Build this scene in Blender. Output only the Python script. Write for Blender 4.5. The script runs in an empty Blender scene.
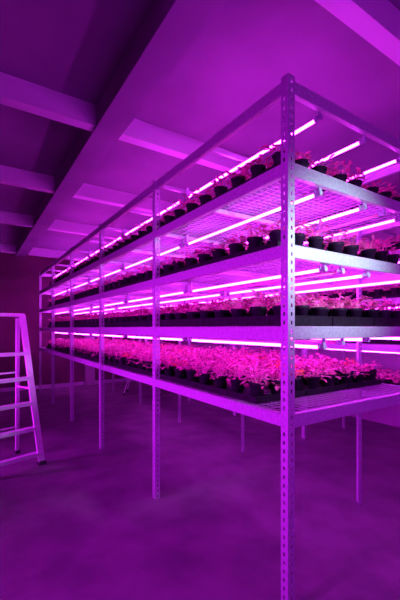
import bpy, math, random
from mathutils import Vector
random.seed(7)
C = bpy.context.scene.collection
H = 1.66                        # eye height above the floor
PI = math.pi
ALPHA = math.radians(33.16)

# ------------------------------------------------------------------ materials
def mat(name, col, rough=.5, metal=0., noise=None, bump=0., spec=.5, transl=0.):
    m = bpy.data.materials.new(name); m.use_nodes = True
    nt = m.node_tree; b = nt.nodes['Principled BSDF']
    b.inputs['Base Color'].default_value = (*col, 1)
    b.inputs['Roughness'].default_value = rough
    b.inputs['Metallic'].default_value = metal
    b.inputs['Specular IOR Level'].default_value = spec
    if noise:
        scale, col2 = noise
        tc = nt.nodes.new('ShaderNodeTexCoord'); n = nt.nodes.new('ShaderNodeTexNoise')
        n.inputs['Scale'].default_value = scale; n.inputs['Detail'].default_value = 4
        r = nt.nodes.new('ShaderNodeValToRGB')
        r.color_ramp.elements[0].position = .35; r.color_ramp.elements[1].position = .65
        r.color_ramp.elements[0].color = (*col, 1); r.color_ramp.elements[1].color = (*col2, 1)
        nt.links.new(tc.outputs['Object'], n.inputs['Vector'])
        nt.links.new(n.outputs['Fac'], r.inputs['Fac'])
        nt.links.new(r.outputs['Color'], b.inputs['Base Color'])
        if bump:
            bp = nt.nodes.new('ShaderNodeBump'); bp.inputs['Strength'].default_value = bump
            bp.inputs['Distance'].default_value = .01
            nt.links.new(n.outputs['Fac'], bp.inputs['Height'])
            nt.links.new(bp.outputs['Normal'], b.inputs['Normal'])
    if transl:
        t = nt.nodes.new('ShaderNodeBsdfTranslucent'); mx = nt.nodes.new('ShaderNodeMixShader')
        mx.inputs['Fac'].default_value = transl
        src = b.inputs['Base Color'].links[0].from_socket if b.inputs['Base Color'].links else None
        if src: nt.links.new(src, t.inputs['Color'])
        else: t.inputs['Color'].default_value = (*col, 1)
        out = nt.nodes['Material Output']
        nt.links.new(b.outputs[0], mx.inputs[1]); nt.links.new(t.outputs[0], mx.inputs[2])
        nt.links.new(mx.outputs[0], out.inputs['Surface'])
    return m

def emis(name, col, strength):
    m = bpy.data.materials.new(name); m.use_nodes = True
    b = m.node_tree.nodes['Principled BSDF']
    b.inputs['Base Color'].default_value = (.8, .8, .8, 1)
    b.inputs['Emission Color'].default_value = (*col, 1)
    b.inputs['Emission Strength'].default_value = strength
    return m

M = dict(
    steel=mat('galvanised_steel', (.52, .55, .60), .42, .35, (55, (.66, .68, .73)), .04),
    zinc=mat('zinc_post', (.50, .52, .58), .45, .35, (70, (.62, .64, .70)), .1),
    wire=mat('wire_mesh_metal', (.55, .56, .6), .45, .5),
    black=mat('black_plastic', (.012, .009, .014), .5, 0, (30, (.022, .015, .028)), .05, .12),
    pot=mat('pot_plastic', (.020, .008, .026), .5, 0, None, 0, .15),
    liner=mat('tray_liner', (.20, .18, .26), .5, 0, (25, (.30, .28, .36)), .1),
    soil=mat('potting_soil', (.05, .03, .025), .9, 0, (90, (.12, .07, .05)), .4),
    leaf=mat('seedling_leaf', (.40, .06, .16), .4, 0, (22, (1.0, .24, .55)), 0, .6, .25),
    redleaf=mat('red_leaf', (.85, .14, .06), .5, 0, (34, (.95, .35, .12)), 0, .4, .35),
    stem=mat('seedling_stem', (.85, .25, .45), .5),
    tube=emis('purple_tube_glow', (1.0, .041, 1.30), 28),
    dim=mat('unlit_tube', (.85, .25, .5), .3),
    cap=mat('grey_clamp', (.42, .45, .55), .4),
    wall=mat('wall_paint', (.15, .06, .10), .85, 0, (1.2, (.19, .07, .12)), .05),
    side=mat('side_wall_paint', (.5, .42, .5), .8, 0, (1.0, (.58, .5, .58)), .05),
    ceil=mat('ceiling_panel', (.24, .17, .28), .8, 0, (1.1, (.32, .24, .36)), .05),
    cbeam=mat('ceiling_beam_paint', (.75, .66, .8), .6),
    floor=mat('concrete', (.16, .14, .16), .45, 0, (2.5, (.26, .23, .25)), .08),
    ladder=mat('aluminium', (.85, .85, .9), .4, .2, (20, (.92, .92, .95)), .03),
    foot=mat('rubber', (.05, .05, .05), .8),
)

# ------------------------------------------------------------------ mesh helpers
class MB:
    def __init__(s): s.v = []; s.f = []; s.m = []
    def add(s, v, f, mi=0):
        o = len(s.v); s.v += v; s.f += [tuple(i+o for i in q) for q in f]; s.m += [mi]*len(f)
    def box(s, x0, x1, y0, y1, z0, z1, mi=0):
        v = [(x, y, z) for x in (x0, x1) for y in (y0, y1) for z in (z0, z1)]
        s.add(v, [(0,1,3,2),(4,6,7,5),(0,4,5,1),(2,3,7,6),(0,2,6,4),(1,5,7,3)], mi)
    def prism(s, prof, a, b, axis, mi=0):      # prof: 2D loop (outward, z); extruded along axis from a to b
        n = len(prof); v = []
        for t in (a, b):
            for (p, z) in prof:
                v.append((p, t, z) if axis == 'y' else (t, p, z))
        f = [(i, (i+1) % n, n+(i+1) % n, n+i) for i in range(n)] + [tuple(range(n-1, -1, -1)), tuple(range(n, 2*n))]
        s.add(v, f, mi)
    def tube(s, pts, rad, n=8, mi=0, cap=True):
        pts = [Vector(p) for p in pts]; v = []; f = []
        if not isinstance(rad, (list, tuple)): rad = [rad]*len(pts)
        for i, p in enumerate(pts):
            d = (pts[min(i+1, len(pts)-1)] - pts[max(i-1, 0)]).normalized()
            u = d.cross(Vector((0, 0, 1)))
            if u.length < 1e-3: u = d.cross(Vector((0, 1, 0)))
            u.normalize(); w = d.cross(u)
            for k in range(n):
                a = 2*PI*k/n; q = p + (u*math.cos(a) + w*math.sin(a))*rad[i]; v.append(tuple(q))
        for i in range(len(pts)-1):
            for k in range(n):
                f.append((i*n+k, i*n+(k+1) % n, (i+1)*n+(k+1) % n, (i+1)*n+k))
        if cap: f += [tuple(range(n-1, -1, -1)), tuple(range((len(pts)-1)*n, len(pts)*n))]
        s.add(v, f, mi)
    def bar(s, p, q, w, t, mi=0):              # rectangular bar between two points
        p = Vector(p); q = Vector(q); d = (q-p).normalized()
        u = d.cross(Vector((0, 1, 0)));  u = u if u.length > .1 else d.cross(Vector((1, 0, 0))); u.normalize(); k = d.cross(u)
        v = []
        for c in (p, q):
            for a, b in ((-1,-1),(1,-1),(1,1),(-1,1)): v.append(tuple(c + u*a*w/2 + k*b*t/2))
        s.add(v, [(0,1,2,3),(7,6,5,4),(0,4,5,1),(1,5,6,2),(2,6,7,3),(3,7,4,0)], mi)
    def mesh(s, name, mats, smooth=False):
        me = bpy.data.meshes.new(name); me.from_pydata(s.v, [], s.f)
        for m in mats: me.materials.append(m)
        me.polygons.foreach_set('material_index', s.m)
        if smooth: me.polygons.foreach_set('use_smooth', [True]*len(s.f))
        me.update(); return me
    def build(s, name, m, parent=None, smooth=False):
        ms = m if isinstance(m, (list, tuple)) else [m]
        return link(name, s.mesh(name, ms, smooth), parent)
def link(name, me, parent=None):
    o = bpy.data.objects.new(name, me); C.objects.link(o)
    if parent: o.parent = parent
    return o
def tag(o, label, cat, group=None, kind=None):
    o['label'] = label; o['category'] = cat
    if group: o['group'] = group
    if kind: o['kind'] = kind
    return o
def empty(name, loc=(0, 0, 0), rz=0):
    o = bpy.data.objects.new(name, None); C.objects.link(o); o.location = loc; o.rotation_euler.z = rz
    o.empty_display_size = .1; return o
def copy_tree(o, parent=None):
    c = o.copy(); C.objects.link(c); c.parent = parent
    for ch in list(o.children): copy_tree(ch, c)
    return c
def struct(name, mb, m):
    o = mb.build(name, m); o['kind'] = 'structure'; return o
ORD = 'first second third fourth fifth sixth seventh eighth ninth tenth eleventh twelfth thirteenth fourteenth fifteenth sixteenth seventeenth eighteenth nineteenth twentieth'.split()
def ordn(k): return ORD[k] if k < 20 else {21: '21st', 22: '22nd', 23: '23rd', 31: '31st', 32: '32nd', 33: '33rd', 41: '41st'}.get(k+1, '%dth' % (k+1))

# ------------------------------------------------------------------ the room
X0, X1 = 1.5, 3.1              # rack front and rear
YA, BAY, NB = 1.389, 1.704, 5
YB = YA + BAY*NB
RX0, RX1, RY0, RY1, RZ = -1.6, 6.0, -3.2, 10.45, H+2.12
m = MB(); m.box(RX0-.1, RX1+.1, RY0-.1, RY1+.1, -.12, 0); struct('floor', m, M['floor'])
m = MB(); m.box(RX0-.1, RX1+.1, RY0-.1, RY1+.1, RZ, RZ+.1); struct('ceiling', m, M['ceil'])
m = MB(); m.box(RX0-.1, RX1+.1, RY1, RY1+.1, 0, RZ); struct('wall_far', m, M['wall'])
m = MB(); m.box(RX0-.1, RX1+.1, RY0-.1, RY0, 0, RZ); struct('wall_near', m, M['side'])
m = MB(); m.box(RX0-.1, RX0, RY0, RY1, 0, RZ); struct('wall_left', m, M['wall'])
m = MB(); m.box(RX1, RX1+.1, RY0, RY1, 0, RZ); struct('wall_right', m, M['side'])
m = MB(); m.box(RX0, RX1, RY1-.02, RY1, 0, .10); struct('baseboard_far', m, M['cbeam'])
# ceiling beams: one long girder, purlins across
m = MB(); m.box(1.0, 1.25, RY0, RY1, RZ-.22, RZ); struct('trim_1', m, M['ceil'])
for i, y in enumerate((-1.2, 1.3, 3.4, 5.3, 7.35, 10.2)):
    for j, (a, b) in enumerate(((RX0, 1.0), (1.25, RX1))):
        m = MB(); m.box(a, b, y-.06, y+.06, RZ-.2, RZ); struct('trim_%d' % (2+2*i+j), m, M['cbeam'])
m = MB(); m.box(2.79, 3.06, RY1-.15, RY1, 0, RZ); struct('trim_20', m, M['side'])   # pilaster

# ------------------------------------------------------------------ racks
LV = [H-.495, H+.011, H+.480, H+.95, H+1.42]     # shelf tops, low to high
def post_mesh(sx, sy, h):                         # slotted angle, corner at the origin, flanges towards sx (x) and sy (y)
    m = MB(); w, t, hw, hh, p = .055, .0028, .013, .022, .049
    def bx(a0, a1, z0, z1, flange):
        if flange == 'x':
            x0, x1 = sorted((a0*sx, a1*sx)); y0, y1 = sorted((0, t*sy))
        else:
            y0, y1 = sorted((a0*sy, a1*sy)); x0, x1 = sorted((0, t*sx))
        m.box(x0, x1, y0, y1, z0, z1)
    for fl in 'xy':
        c = w*.55; s0 = 0 if fl == 'x' else t
        bx(s0, c-hw/2, 0, h, fl); bx(c+hw/2, w, 0, h, fl)
        z = .0; n = int(h/p)
        for k in range(n+1):
            top = min(h, (k+.5)*p-hh/2); bx(c-hw/2, c+hw/2, z, top, fl); z = (k+.5)*p+hh/2
            if z > h: break
    return m
def beam_prof(o, s, z, hgt=.078, d=.035):          # C section facing -s
    t = .003
    return [(o, z-hgt+.004), (o+s*.004, z-hgt), (o+s*d, z-hgt), (o+s*d, z-hgt+t), (o+s*(t+.003), z-hgt+t), (o+s*t, z-hgt+.008),
            (o+s*t, z-t-.004), (o+s*(t+.003), z-t), (o+s*d, z-t), (o+s*d, z), (o+s*.004, z), (o-s*.001, z-.006), (o, z-.012)]
def make_rack(name, x0, x1, ya, bay, nb, levels, decks, rear_y, label, full=True):
    r = empty(name, (x0, ya, 0)); tag(r, label, 'shelving rack')
    h = levels[-1]+.02
    W = x1-x0
    def P(mb, n, mt): return mb.build(n, mt, r)
    fm = post_mesh(1, 1, h).mesh('post', [M['zinc']]); rm = post_mesh(-1, 1, h).mesh('post', [M['zinc']])
    fl = post_mesh(1, -1, h).mesh('post', [M['zinc']]); rl = post_mesh(-1, -1, h).mesh('post', [M['zinc']])
    for n in range(nb+1):
        o = link('post', fl if n == nb else fm, r); o.location = (0, n*bay, 0)
    for y in rear_y:
        last = y > ya+nb*bay-.01
        o = link('post', rl if last else rm, r); o.location = (W, y-ya, 0)
    for li, z in enumerate(levels):
        for n in range(nb):
            a, b = n*bay+.004, (n+1)*bay+.001 if n < nb-1 else (n+1)*bay-.004
            m = MB(); m.prism(beam_prof(.0032, 1, z, .088 if li == 1 else .076), a, b, 'y'); P(m, 'beam', M['steel'])
            if full: m = MB(); m.prism(beam_prof(W-.0032, -1, z), a, b, 'y'); P(m, 'beam', M['steel'])
        m = MB(); m.prism(beam_prof(.0032, 1, z-.001), .042, W-.042, 'x'); P(m, 'end_beam', M['steel'])
        m = MB(); m.prism(beam_prof(nb*bay-.0032, -1, z-.001), .042, W-.042, 'x'); P(m, 'end_beam', M['steel'])
        for k in range(1, 2*nb):
            y = k*bay/2; m = MB(); m.box(.04, W-.04, y-.012, y+.012, z-.045, z-.014); P(m, 'crossbar', M['steel'])
        if li in decks:
            for n in range(nb):
                a, b = n*bay+.05, (n+1)*bay-.01; m = MB()
                nx = int((W-.04)/.06); ny = int((b-a)/.05)
                for i in range(nx+1):
                    x = .02+(W-.04)*i/nx; m.box(x-.0022, x+.0022, a, b, z-.0105, z-.0061)
                for i in range(ny+1):
                    y = a+(b-a)*i/ny; m.box(.012, W-.012, y-.0018, y+.0018, z-.0059, z-.002)
                P(m, 'wire_deck', M['wire'])
    return r
rear_y = [YA] + [1.947+BAY*k for k in range(5)] + [YB]
rack = make_rack('storage_rack', X0, X1, YA, BAY, NB, LV, (0, 1, 2, 3), rear_y,
    'tall galvanised slotted steel rack with four planted shelves filling the middle of the room')
LV2 = [H-.80, H-.20, H+.36, H+.92, H+1.38]
rack2 = make_rack('storage_rack', 4.2, 5.2, 1.9, 1.66, 5, LV2, (0, 1, 2, 3), [1.9+1.66*k for k in range(6)],
    'second galvanised steel rack standing behind the planted front rack, seen through its shelves', False)

# ------------------------------------------------------------------ grow light tubes
def make_tube(L, mt):
    r = empty('light_tube')
    m = MB(); m.tube([(0, .045, 0), (0, L-.045, 0)], .0105, 12); m.build('tube', mt, r, True)
    for a, s in ((0, 1), (L, -1)):
        m = MB(); m.tube([(0, a, 0), (0, a+s*.045, 0)], .016, 10)
        m.box(-.012, .012, a+s*.012-.006 if s > 0 else a-.018, a+.018 if s > 0 else a-.006, .01, .094)   # hanger strap
        m.box(-.022, .022, min(a+s*.03, a+s*.04), max(a+s*.03, a+s*.04), -.004, .018)
        m.build('end_clamp', M['cap'], r)
    return r
pt = make_tube(1.62, M['tube']); pd = make_tube(1.62, M['dim']); used = set()
def place_tube(p, x, y, z, label, group):
    if p in used: o = copy_tree(p)
    else: o = p; used.add(p)
    o.location = (x, y, z); tag(o, label, 'grow light', group)
SH = ['lowest shelf', 'second shelf', 'third shelf', 'fourth shelf', 'top frame']
TX = {4: (1.83, 2.31, 2.80), 3: (1.83, 2.31, 2.78), 2: (1.878, 2.35, 2.87), 1: (1.868, 2.35, 2.87)}
TW = ['front', 'middle', 'rear']
for li in (1, 2, 3, 4):
    for r_, x in enumerate(TX[li]):
        for n in range(NB):
            place_tube(pt, x, YA+.012+n*BAY+.02, LV[li]-((.134, .095, .095)[r_] if li == 1 else .108),
                'glowing purple tube under the %s of front rack, %s row, %s from near end' % (SH[li], TW[r_], ORD[n]), 'grow lights of the front rack')
for li in (1, 2, 3):
    place_tube(pd, 2.055 if li < 3 else 2.55, YA+.03, LV[li]-.108, 'unlit dull pink tube under the %s of front rack beside the end beam' % SH[li], 'unlit tubes of the front rack')
for li in (1, 2, 3, 4):
    for n in range(5 if li > 1 else 1):
        place_tube(pt, 4.45, 1.93+1.66*n, LV2[li]-.108, 'glowing purple tube under %s of the back rack, %s from near end' % (SH[li], ORD[n]), 'grow lights of the back rack')

# ------------------------------------------------------------------ trays
def make_tray(w, l, h=.045):
    r = empty('plant_tray'); m = MB(); t = .006
    for (a, b, c, d) in ((0, w, 0, t), (0, w, l-t, l), (0, t, t, l-t), (w-t, w, t, l-t)): m.box(a, b, c, d, .0, h)
    m.box(-.004, w+.004, -.004, 0, h-.008, h); m.box(-.004, w+.004, l, l+.004, h-.008, h)
    m.box(-.004, 0, 0, l, h-.008, h); m.box(w, w+.004, 0, l, h-.008, h)
    for k in range(1, 8): y = l*k/8; m.box(-.003, 0, y-.006, y+.006, .004, h-.008)
    m.build('tray_wall', M['black'], r)
    m = MB(); m.box(t, w-t, t, l-t, .001, .010)
    for k in range(1, 5): m.box(w*k/5-.004, w*k/5+.004, t, l-t, .010, .016)
    m.build('tray_floor', M['liner'], r)
    return r
tray_lo, tray_hi = make_tray(.482, .832), make_tray(.482, .832, .066); seen = set()
TXC = ['front', 'middle', 'rear']
YS = {0: 1.72, 1: 1.50, 2: 1.527, 3: 1.50}
NT = {0: 9, 1: 9, 2: 9, 3: 9}
for li in range(4):
    for c in range(3):
        for k in range(NT[li]):
            p = tray_hi if li == 1 else tray_lo; o = copy_tree(p) if p in seen else p; seen.add(p)
            o.location = (1.562+.494*c, YS[li]+.84*k, LV[li]+.001)
            tag(o, 'black plastic tray of pots on the %s, %s column, %s from the near end' % (SH[li], TXC[c], ORD[k]), 'tray', 'plant trays on the front rack')
tray2 = make_tray(.86, 1.5)
for li in range(4):
    for k in range(5):
        o = tray2 if (li == 0 and k == 0) else copy_tree(tray2)
        o.location = (4.27, 1.99+1.66*k, LV2[li]+.001)
        tag(o, 'wide black tray on the %s of the back rack, %s from the near end' % (SH[li], ORD[k]), 'tray', 'trays on the back rack')

# ------------------------------------------------------------------ potted seedlings
def pot_mb(n=14):
    m = MB(); prof = [(.030, 0), (.036, .002), (.048, .092), (.055, .094), (.056, .112), (.050, .112), (.047, .098)]
    v = []; f = []
    for (r, z) in prof:
        for k in range(n): a = 2*PI*k/n; v.append((r*math.cos(a), r*math.sin(a), z))
    for i in range(len(prof)-1):
        for k in range(n): f.append((i*n+k, i*n+(k+1) % n, (i+1)*n+(k+1) % n, (i+1)*n+k))
    f.append(tuple(range(n-1, -1, -1)))
    m.add(v, f); m.add([(.047*math.cos(2*PI*k/n), .047*math.sin(2*PI*k/n), .101) for k in range(n)], [tuple(range(n))], 1)
    return m
def leaf(m, base, d, L, W, droop, mi):
    d = Vector(d).normalized(); side = d.cross(Vector((0, 0, 1)))
    if side.length < .05: side = Vector((1, 0, 0))
    side.normalize(); up = side.cross(d)
    v = []; base = Vector(base)
    st = [(0, .12), (.3, .8), (.62, 1), (.88, .62), (1, 0)]
    for t, w in st:
        c = base + d*L*t - Vector((0, 0, 1))*droop*L*t*t
        if w == 0: v.append(tuple(c))
        else:
            v += [tuple(c - side*W*w/2 + up*W*.14*w), tuple(c), tuple(c + side*W*w/2 + up*W*.14*w)]
    f = []
    for i in range(3):
        a = i*3; f += [(a, a+1, a+4, a+3), (a+1, a+2, a+5, a+4)]
    f += [(9, 10, 12), (10, 11, 12)]
    m.add(v, f, mi)
def foliage_mb(seed, hgt, spread, nst, round_leaf, low, mi_leaf=0, mi_stem=1, z0=.10, red=False):
    R = random.Random(seed); m = MB()
    for s in range(nst):
        a = 2*PI*s/nst + R.uniform(-.4, .4); rr = R.uniform(.25, 1.0); hh = hgt*R.uniform(low, 1.05)*(1.15-.4*rr)
        bx, by = .018*math.cos(a), .018*math.sin(a)
        tip = Vector((spread*rr*math.cos(a), spread*rr*math.sin(a), z0+hh))
        mid = Vector((bx+(tip.x-bx)*.35, by+(tip.y-by)*.35, z0+hh*.72))
        m.tube([(bx, by, z0), tuple(mid), tuple(tip)], [.0032, .0027, .002], 3, mi_stem, False)
        nl = 1 if round_leaf else R.choice((2, 3))
        for q in range(nl):
            aa = a + (q-(nl-1)/2)*1.3 + R.uniform(-.5, .5)
            base = tip if q == 0 or round_leaf else mid.lerp(tip, R.uniform(.3, 1))
            L = R.uniform(.040, .066); W = L*(R.uniform(.8, .95) if round_leaf else R.uniform(.38, .6))
            leaf(m, base, (math.cos(aa), math.sin(aa), R.uniform(-.1, .9)), L, W, R.uniform(.1, .6), mi_leaf)
    return m
VAR = []   # (adjective, MB, leaf material)
specs = {0: [(.12, .105, 16), (.10, .115, 15), (.14, .10, 15), (.08, .11, 15)],
         1: [(.10, .09, 13), (.115, .085, 13), (.085, .095, 14)],
         2: [(.07, .095, 11), (.085, .09, 10), (.055, .10, 11)]}
SPEC = {}
idx = 0
for key, arr in specs.items():
    SPEC[key] = []
    for (hg, sp, ns) in arr:
        rl = (key == 1 and idx % 2 == 0); SPEC[key].append(idx)
        VAR.append(('round-leaved' if rl else 'curly-leaved', foliage_mb(idx+3, hg, sp, ns, rl, (-.4, .3, .1)[key]), 'leaf')); idx += 1
RED = idx; VAR.append(('reddish', foliage_mb(41, .07, .06, 13, False, .4), 'redleaf'))
potm = pot_mb(); pot_me = potm.mesh('pot', [M['pot'], M['soil']], True)
proto = []
for (adj, mb, lm) in VAR: proto.append(mb.mesh('foliage', [M[lm], M['stem']]))
cosA, sinA = math.cos(ALPHA), math.sin(ALPHA)
allp = []
for li in range(4):
    for c in range(3):
        for r_ in range(5):
            row = c*5+r_
            for k in range(NT[li]*4):
                ty = k//4
                x = 1.562+.494*c+.062+.0895*r_
                y = YS[li]+.84*ty+.061+.21*(k % 4)+(.086 if row % 2 else 0)
                z = LV[li]+.011+(.006 if True else 0)
                dep = sinA*x+cosA*y; px = 200+352*(cosA*x-sinA*y)/dep; py = 328-352*(z+.1-H)/dep
                vis = {0: True, 1: row < 4 or k < 4, 2: row < 2 or k < 2, 3: row < 2 or k < 1}[li]
                infr = 18 < px < 382 and 200 < py < 402
                var = RED if (li == 0 and random.random() < .05) else random.choice(SPEC[min(li, 2)])
                allp.append((0 if (vis and infr) else 1, dep + row*.03, li, row, k, x, y, z, var))
allp.sort()

ind, rest = allp[:300], allp[300:]
SHP = ['lowest shelf', 'second shelf up', 'third shelf up', 'fourth shelf up']
for (_, _, li, row, k, x, y, z, var) in ind:
    o = empty('potted_seedling', (x+random.uniform(-.004, .004), y+random.uniform(-.004, .004), z), random.uniform(0, 6.28))
    o.scale = (1, 1, random.uniform(.96, 1.06))
    link('pot', pot_me, o); link('foliage', proto[var], o)
    tag(o, '%s seedling in black pot, %s, %s row back, %s from near end' % (VAR[var][0], SHP[li], ORD[row], ordn(k)), 'potted plant', 'potted seedlings on the front rack')
# the uncounted remainder as one object
big = MB(); lowpot = pot_mb(8)
tmpl = []
for (adj, mb, lm) in VAR: tmpl.append(mb)
def stamp(src, x, y, z, rz, s, remap):
    c, n = math.cos(rz)*s, math.sin(rz)*s
    big.add([(x+p[0]*c-p[1]*n, y+p[0]*n+p[1]*c, z+p[2]*s) for p in src.v], src.f)
    big.m[-len(src.f):] = [remap[q] for q in src.m]
for (_, _, li, row, k, x, y, z, var) in rest:
    rz = random.uniform(0, 6.28)
    stamp(lowpot, x, y, z, rz, 1, (0, 1)); stamp(tmpl[var], x, y, z, rz, 1, (3 if var == RED else 2, 4))
o = big.build('potted_seedlings', [M['pot'], M['soil'], M['leaf'], M['redleaf'], M['stem']])
tag(o, 'dense mass of small leafy seedlings in black pots filling the front rack behind the nearer ones', 'potted plants', None, 'stuff')
big = MB()
for li in range(4):
    for k in range(5):
        for i in range(4):
            for j in range(7):
                x, y, z = 4.38+.21*i, 2.1+1.66*k+.21*j, LV2[li]+.018
                rz = random.uniform(0, 6.28); var = random.choice(SPEC[1])
                stamp(lowpot, x, y, z, rz, 1, (0, 1)); stamp(tmpl[var], x, y, z, rz, 1, (2, 4))
o = big.build('potted_seedlings', [M['pot'], M['soil'], M['leaf'], M['redleaf'], M['stem']])
tag(o, 'mass of small seedlings in black pots on the back rack behind the front one', 'potted plants', None, 'stuff')

# ------------------------------------------------------------------ ladders
def make_ladder(h, w0, w1, spread, nst):
    r = empty('step_ladder'); 
    def side(t, s): return (s*(w0/2+(w1-w0)/2*t), 0, 0)
    for s in (-1, 1):
        m = MB(); m.bar((s*w1/2, -spread/2, .03), (s*w0/2, -.03, h), .07, .028); m.build('front_rail', M['ladder'], r)
        m = MB(); m.bar((s*(w1/2-.03), spread/2, .03), (s*(w0/2-.02), .05, h-.04), .045, .022); m.build('rear_rail', M['ladder'], r)
        m = MB(); m.box(s*w1/2-.045, s*w1/2+.045, -spread/2-.03, -spread/2+.03, 0, .04); m.build('rubber_foot', M['foot'], r)
        m = MB(); m.box(s*(w1/2-.03)-.03, s*(w1/2-.03)+.03, spread/2-.025, spread/2+.025, 0, .04); m.build('rubber_foot', M['foot'], r)
        m = MB(); m.bar((s*(w0/2+w1/2)/2, -spread/4-.01, h*.5), (s*((w0/2+w1/2)/2-.03), spread/4+.01, h*.5), .02, .006); m.build('spreader', M['ladder'], r)
    for k in range(1, nst+1):
        t = (k-.54)/(nst+1); w = w1+(w0-w1)*t; y = -spread/2+(spread/2-.03)*t
        m = MB(); m.box(-w/2, w/2, y-.035, y+.04, h*t-.012, h*t+.012); m.box(-w/2, w/2, y-.035, y-.03, h*t-.03, h*t-.012); m.build('tread', M['ladder'], r)
    for k in (1, 3):
        t = k/5; w = (w1+(w0-w1)*t)-.06; y = spread/2-(spread/2-.05)*t
        m = MB(); m.bar((-w/2, y, h*t), (w/2, y, h*t), .02, .02); m.build('brace', M['ladder'], r)
    m = MB(); m.box(-w0/2-.012, w0/2+.012, -.07, .08, h-.02, h+.02); m.build('top_cap', M['ladder'], r)
    return r
l1 = make_ladder(1.82, .40, .62, .62, 5)
l1.location = (.345, 4.86, 0); l1.rotation_euler.z = math.radians(16.5)
tag(l1, 'pale aluminium step ladder standing in the open aisle left of the racks', 'ladder')
l2 = make_ladder(1.5, .34, .62, .9, 4)
l2.location = (3.72, 8.35, 0); l2.rotation_euler.z = math.radians(60)
tag(l2, 'step ladder standing behind the front rack, its legs seen below the lowest shelf', 'ladder')

# ------------------------------------------------------------------ white work lamp beside the camera, lights the rack's end
ld = bpy.data.lights.new('work_lamp', 'SPOT'); ld.spot_size = math.radians(76); ld.spot_blend = 1; ld.shadow_soft_size = .05
ld.energy = 105; ld.color = (.66, .92, 1.0)
lo = bpy.data.objects.new('work_lamp', ld); C.objects.link(lo); lo.location = (2.0, .38, H+.62)
lo.rotation_euler = (Vector((1.98, 1.39, H+.44)) - Vector(lo.location)).to_track_quat('-Z', 'Y').to_euler()
# grow lights of the neighbouring rack across the aisle, facing this one
for i, (y, z, e) in enumerate(((1.2, H+.15, 22), (3.4, H+.15, 18), (5.6, H-.1, 10), (2.3, H-.3, 24), (4.9, H-.5, 18), (7.6, H-.2, 9))):
    al = bpy.data.lights.new('aisle_grow_light', 'AREA'); al.shape = 'RECTANGLE'; al.size = .12; al.size_y = 1.7
    al.energy = e; al.color = (.70, .008, 1.0); al.spread = math.radians(100 if y < 3 else 72)
    ao = bpy.data.objects.new('aisle_grow_light', al); C.objects.link(ao); ao.location = (-1.2, y, z)
    ao.rotation_euler = (PI/2, 0, -PI/2)
    ao.rotation_euler = Vector((1, 0, -.2 if y < 5 else -.1)).to_track_quat('-Z', 'Y').to_euler()

al = bpy.data.lights.new('near_fill_light', 'AREA'); al.shape = 'RECTANGLE'; al.size = 1.7; al.size_y = .12  # added purple fill behind the camera, brightens the rack's end faces; no real fixture
al.energy = 26; al.color = (.60, .02, 1.0); al.spread = math.radians(120)
ao = bpy.data.objects.new('near_fill_light', al); C.objects.link(ao); ao.location = (1.8, -1.6, H+.15)
ao.rotation_euler = Vector((0, 1, 0)).to_track_quat('-Z', 'Y').to_euler()

w = bpy.data.worlds.new('world'); w.use_nodes = True; bpy.context.scene.world = w
w.node_tree.nodes['Background'].inputs[0].default_value = (.04, .0, .08, 1)
w.node_tree.nodes['Background'].inputs[1].default_value = .2

cd = bpy.data.cameras.new('camera'); cam = bpy.data.objects.new('camera', cd); C.objects.link(cam)
cd.sensor_fit = 'HORIZONTAL'; cd.sensor_width = 36; cd.lens = 36*352/400; cd.shift_y = 28/400
cam.location = (0, 0, H); cam.rotation_euler = (PI/2, 0, -ALPHA); cd.clip_start = .05
sc = bpy.context.scene; sc.camera = cam
vs = sc.view_settings; vs.view_transform = 'Standard'; vs.look = 'None'; vs.gamma = 1; vs.use_curve_mapping = False
vs.exposure = 0
